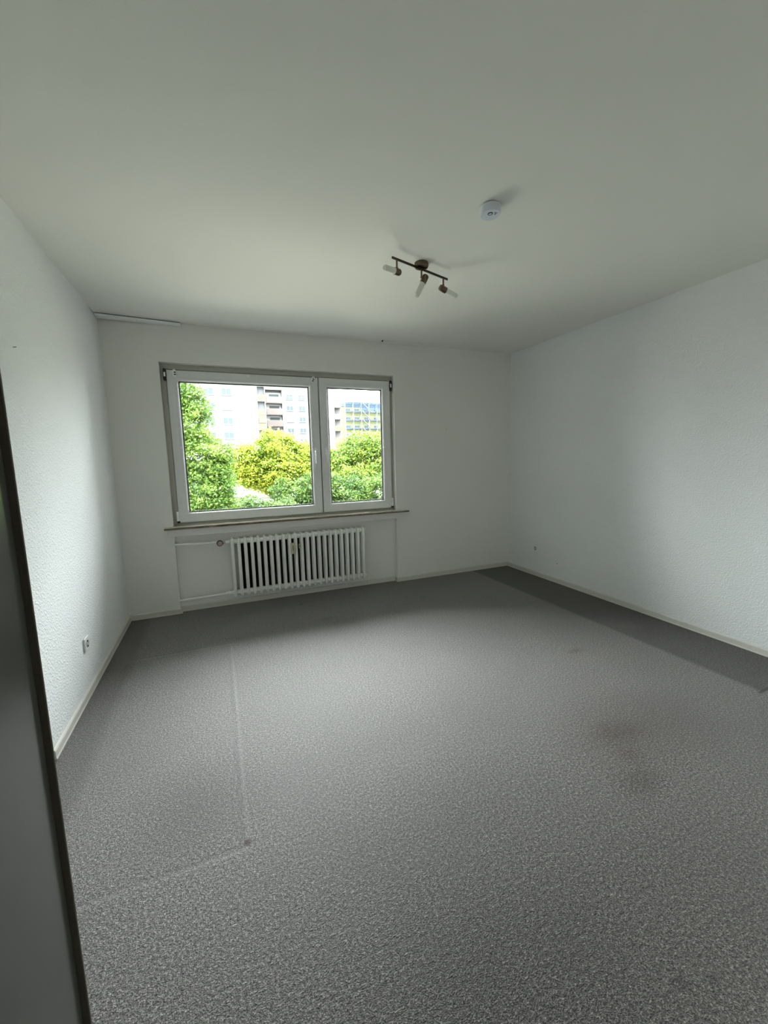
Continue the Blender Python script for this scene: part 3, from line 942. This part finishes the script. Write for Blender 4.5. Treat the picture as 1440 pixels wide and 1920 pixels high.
# --- trees
def leaf_mat(name, c1, c2, c3, patch=0.5):
    k = NT(name)
    g = k.n('ShaderNodeNewGeometry')
    nz = k.noise(0.9, 2, 0.5, g.outputs['Position']).outputs[0]
    f_ = k.math('ADD', k.math('MULTIPLY', g.outputs['Random Per Island'], 0.45), k.math('MULTIPLY', nz, 0.75))
    c = k.ramp(f_, [(0.30, c1), (0.55, c2), (0.82, c3)])
    d = k.n('ShaderNodeBsdfPrincipled')
    k.l(c, d.inputs['Base Color']); d.inputs['Roughness'].default_value = 0.55
    d.inputs['Specular IOR Level'].default_value = 0.25
    tl = k.n('ShaderNodeBsdfTranslucent'); k.l(c, tl.inputs[0])
    mx_ = k.n('ShaderNodeMixShader'); mx_.inputs[0].default_value = 0.42
    k.l(d.outputs[0], mx_.inputs[1]); k.l(tl.outputs[0], mx_.inputs[2]); k.l(mx_.outputs[0], k.out.inputs[0])
    return k.m
M['leaf_green'] = leaf_mat('green_leaves', (0.018, 0.046, 0.006), (0.046, 0.094, 0.012), (0.105, 0.155, 0.024))
M['leaf_yellow'] = leaf_mat('yellow_green_leaves', (0.034, 0.068, 0.005), (0.085, 0.128, 0.008), (0.180, 0.190, 0.014))
M['leaf_mid'] = leaf_mat('fresh_green_leaves', (0.022, 0.052, 0.006), (0.058, 0.108, 0.012), (0.140, 0.172, 0.020))
M['leaf_dark'] = leaf_mat('dark_green_leaves', (0.009, 0.027, 0.005), (0.023, 0.056, 0.009), (0.070, 0.112, 0.015))

def foliage_mesh(blobs, n_leaf, size, seed, clump=0.30, flat=0.5):
    rg = np.random.default_rng(seed)
    vol = np.array([b_[3] * b_[4] * b_[5] for b_ in blobs]) ** 0.75
    cnt = (vol / vol.sum() * n_leaf).astype(int)
    P_ = []
    for b_, n in zip(blobs, cnt):
        nc = max(10, n // 70)
        v = rg.normal(size=(nc, 3)); v /= np.linalg.norm(v, axis=1)[:, None]
        rr = rg.uniform(0.35, 1.0, nc) ** 0.6
        cc_ = v * rr[:, None] * np.array(b_[3:6]) + np.array(b_[:3])
        idx = rg.integers(0, nc, n)
        off = rg.normal(size=(n, 3)) * np.array([clump, clump, clump * flat]) * 0.44
        off[:, 2] -= 0.25 * (off[:, 0] ** 2 + off[:, 1] ** 2) / clump     # drooping sprays
        P_.append(cc_[idx] + off)
    P_ = np.concatenate(P_)
    n = len(P_)
    nrm = rg.normal(size=(n, 3)) * 0.75 + np.array([0, -0.15, 0.9]); nrm /= np.linalg.norm(nrm, axis=1)[:, None]
    a = rg.normal(size=(n, 3)); a -= nrm * (a * nrm).sum(1)[:, None]; a /= np.linalg.norm(a, axis=1)[:, None]
    b_ = np.cross(nrm, a)
    s_ = size * rg.uniform(0.6, 1.3, n)[:, None]
    V = np.stack([P_ - a * s_, P_ - b_ * s_ * 0.55 + nrm * s_ * 0.15, P_ + a * s_, P_ + b_ * s_ * 0.55 + nrm * s_ * 0.15], 1).reshape(-1, 3)
    me = bpy.data.meshes.new('leaves')
    me.vertices.add(4 * n); me.vertices.foreach_set('co', V.astype(np.float32).ravel())
    me.loops.add(4 * n); me.loops.foreach_set('vertex_index', np.arange(4 * n, dtype=np.int32))
    me.polygons.add(n); me.polygons.foreach_set('loop_start', np.arange(0, 4 * n, 4, dtype=np.int32))
    me.update(calc_edges=True)
    return me

def branch_mesh(base, blobs, r0, seed):
    rg = random.Random(seed)
    bm = bmesh.new()
    def limb(a, b_, ra, rb, n=5):
        a = Vector(a); b_ = Vector(b_)
        pts = [a.lerp(b_, i / n) + Vector((rg.uniform(-1, 1), rg.uniform(-1, 1), 0)) * (0.05 if 0 < i < n else 0) for i in range(n + 1)]
        prev = None
        for i, p_ in enumerate(pts):
            r_ = ra + (rb - ra) * i / n
            d = (pts[min(i + 1, n)] - pts[max(i - 1, 0)]).normalized()
            qn = d.to_track_quat('Z', 'Y').to_matrix()
            rr = [bm.verts.new(p_ + qn @ Vector((r_ * math.cos(2 * PI * j / 8), r_ * math.sin(2 * PI * j / 8), 0))) for j in range(8)]
            if prev:
                for j in range(8):
                    bm.faces.new((prev[j], prev[(j + 1) % 8], rr[(j + 1) % 8], rr[j]))
            prev = rr
    top = max(b_[2] for b_ in blobs)
    fork = Vector((base[0], base[1], base[2] + (top - base[2]) * 0.55))
    limb(base, fork, r0, r0 * 0.6, 7)
    for b_ in blobs:
        c_ = Vector(b_[:3])
        mid = fork.lerp(c_, 0.5) + Vector((0, 0, 0.1))
        limb(fork if c_.z > fork.z - 0.5 else Vector((base[0], base[1], max(base[2] + 1.0, c_.z - 0.5))), c_, r0 * 0.4, r0 * 0.12, 5)
        for _ in range(6):
            e = c_ + Vector((rg.uniform(-.8, .8) * b_[3], rg.uniform(-.8, .8) * b_[4], rg.uniform(-.5, .8) * b_[5]))
            limb(c_, e, r0 * 0.12, r0 * 0.03, 3)
    return bm

def tree(name, base, blobs, n, size, mat, seed, label, r0=0.16, clump=0.30, cat='tree', group=None):
    root = empty(name, base, label=label, cat=cat, group=group)
    me = foliage_mesh(blobs, n, size, seed, clump)
    me.transform(Matrix.Translation(-Vector(base)))
    link_obj('foliage', me, mat, root)
    bm = branch_mesh(base, blobs, r0, seed)
    me = mesh_from(bm, True, 1.0); me.transform(Matrix.Translation(-Vector(base)))
    link_obj('trunk', me, M['bark'], root)
    return root

tree('leafy_tree', (-0.6, 10.9, GZ), [
    (-0.25, 10.8, 3.75, 0.75, 0.9, 0.8), (0.25, 10.8, 3.2, 0.45, 0.6, 0.55), (-0.3, 10.7, 2.6, 1.15, 1.1, 0.9), (0.1, 10.5, 1.6, 1.15, 1.2, 0.8),
    (0.15, 10.6, 0.6, 1.15, 1.2, 0.9), (0.0, 10.6, -0.5, 1.3, 1.2, 0.9), (0.75, 10.6, 1.7, 0.55, 0.8, 0.45), (0.8, 10.5, 0.9, 0.55, 0.8, 0.6), (0.75, 10.5, 0.0, 0.6, 0.8, 0.7), (-1.7, 11.0, 2.6, 1.2, 1.3, 1.6), (-1.8, 11.0, 0.6, 1.4, 1.3, 1.5), (-1.3, 11.2, 4.6, 1.0, 1.0, 0.9)],
    90000, 0.050, M['leaf_green'], 1, 'tall bright green tree at the left edge of the window view')
tree('leafy_tree', (3.7, 17.6, GZ), [
    (2.6, 17.2, 1.35, 1.0, 1.2, 0.85), (3.6, 16.9, 1.9, 1.1, 1.2, 1.05), (4.8, 16.9, 1.35, 1.15, 1.2, 1.0), (3.9, 16.4, 0.9, 1.5, 1.2, 0.9), (2.4, 16.8, 0.85, 0.9, 1.0, 0.55), (2.2, 16.8, 0.50, 0.8, 0.9, 0.32), (1.9, 17.0, 1.3, 0.6, 1.0, 0.7), (3.4, 16.6, 0.3, 0.8, 1.0, 0.5), (2.7, 16.5, 0.28, 0.5, 0.8, 0.28), (5.4, 17.0, 0.7, 0.8, 1.0, 0.9), (2.0, 17.3, 1.75, 0.6, 0.9, 0.45), (5.6, 17.0, 1.55, 0.7, 0.9, 0.6), (1.4, 17.4, 1.1, 0.5, 0.9, 0.6)],
    60000, 0.062, M['leaf_yellow'], 2, 'yellow green tree in the middle of the wide pane', clump=0.36)
tree('leafy_tree', (7.6, 16.6, GZ), [
    (6.3, 16.6, 1.05, 1.0, 1.1, 0.85), (6.9, 16.3, 1.75, 0.6, 0.9, 0.6), (8.3, 15.7, 2.1, 0.8, 0.9, 0.6), (7.5, 15.9, 1.75, 0.9, 1.0, 1.0), (8.8, 15.6, 1.6, 1.2, 1.2, 1.0), (7.2, 15.6, 0.7, 1.4, 1.2, 0.9), (9.2, 15.4, 0.6, 1.4, 1.2, 1.0), (10.6, 15.6, 1.3, 1.2, 1.2, 1.1)],
    60000, 0.060, M['leaf_mid'], 3, 'fresh green tree behind the narrow pane', clump=0.34)
tree('leafy_tree', (4.2, 15.2, GZ), [
    (3.9, 15.0, -0.15, 1.0, 1.0, 0.75), (5.2, 14.8, 0.0, 1.2, 1.0, 0.9), (4.6, 14.8, -1.2, 1.7, 1.0, 0.8), (3.4, 14.8, -1.1, 1.0, 1.0, 0.6)],
    34000, 0.055, M['leaf_dark'], 4, 'dark green low tree under the yellow green one', clump=0.34, r0=0.1)
tree('leafy_tree', (7.4, 14.4, GZ), [
    (6.6, 14.2, -0.1, 1.1, 1.0, 0.8), (8.0, 14.0, -0.1, 1.2, 1.0, 0.8), (7.2, 14.0, -1.2, 1.8, 1.0, 0.8), (9.4, 13.8, -0.4, 1.3, 1.0, 1.1)],
    34000, 0.055, M['leaf_dark'], 5, 'dark green low tree behind the lower part of the narrow pane', clump=0.34, r0=0.1)
tree('hedge', (1.5, 13.4, GZ), [
    (0.6, 13.4, -0.75, 1.0, 0.9, 0.80), (1.9, 13.4, -0.64, 1.0, 0.9, 0.70), (3.0, 13.2, -0.8, 0.9, 0.9, 0.65), (1.5, 13.4, -2.2, 2.0, 0.9, 0.9)],
    34000, 0.05, M['leaf_dark'], 6, 'green hedge at the bottom of the wide pane', clump=0.28, r0=0.08, cat='hedge')
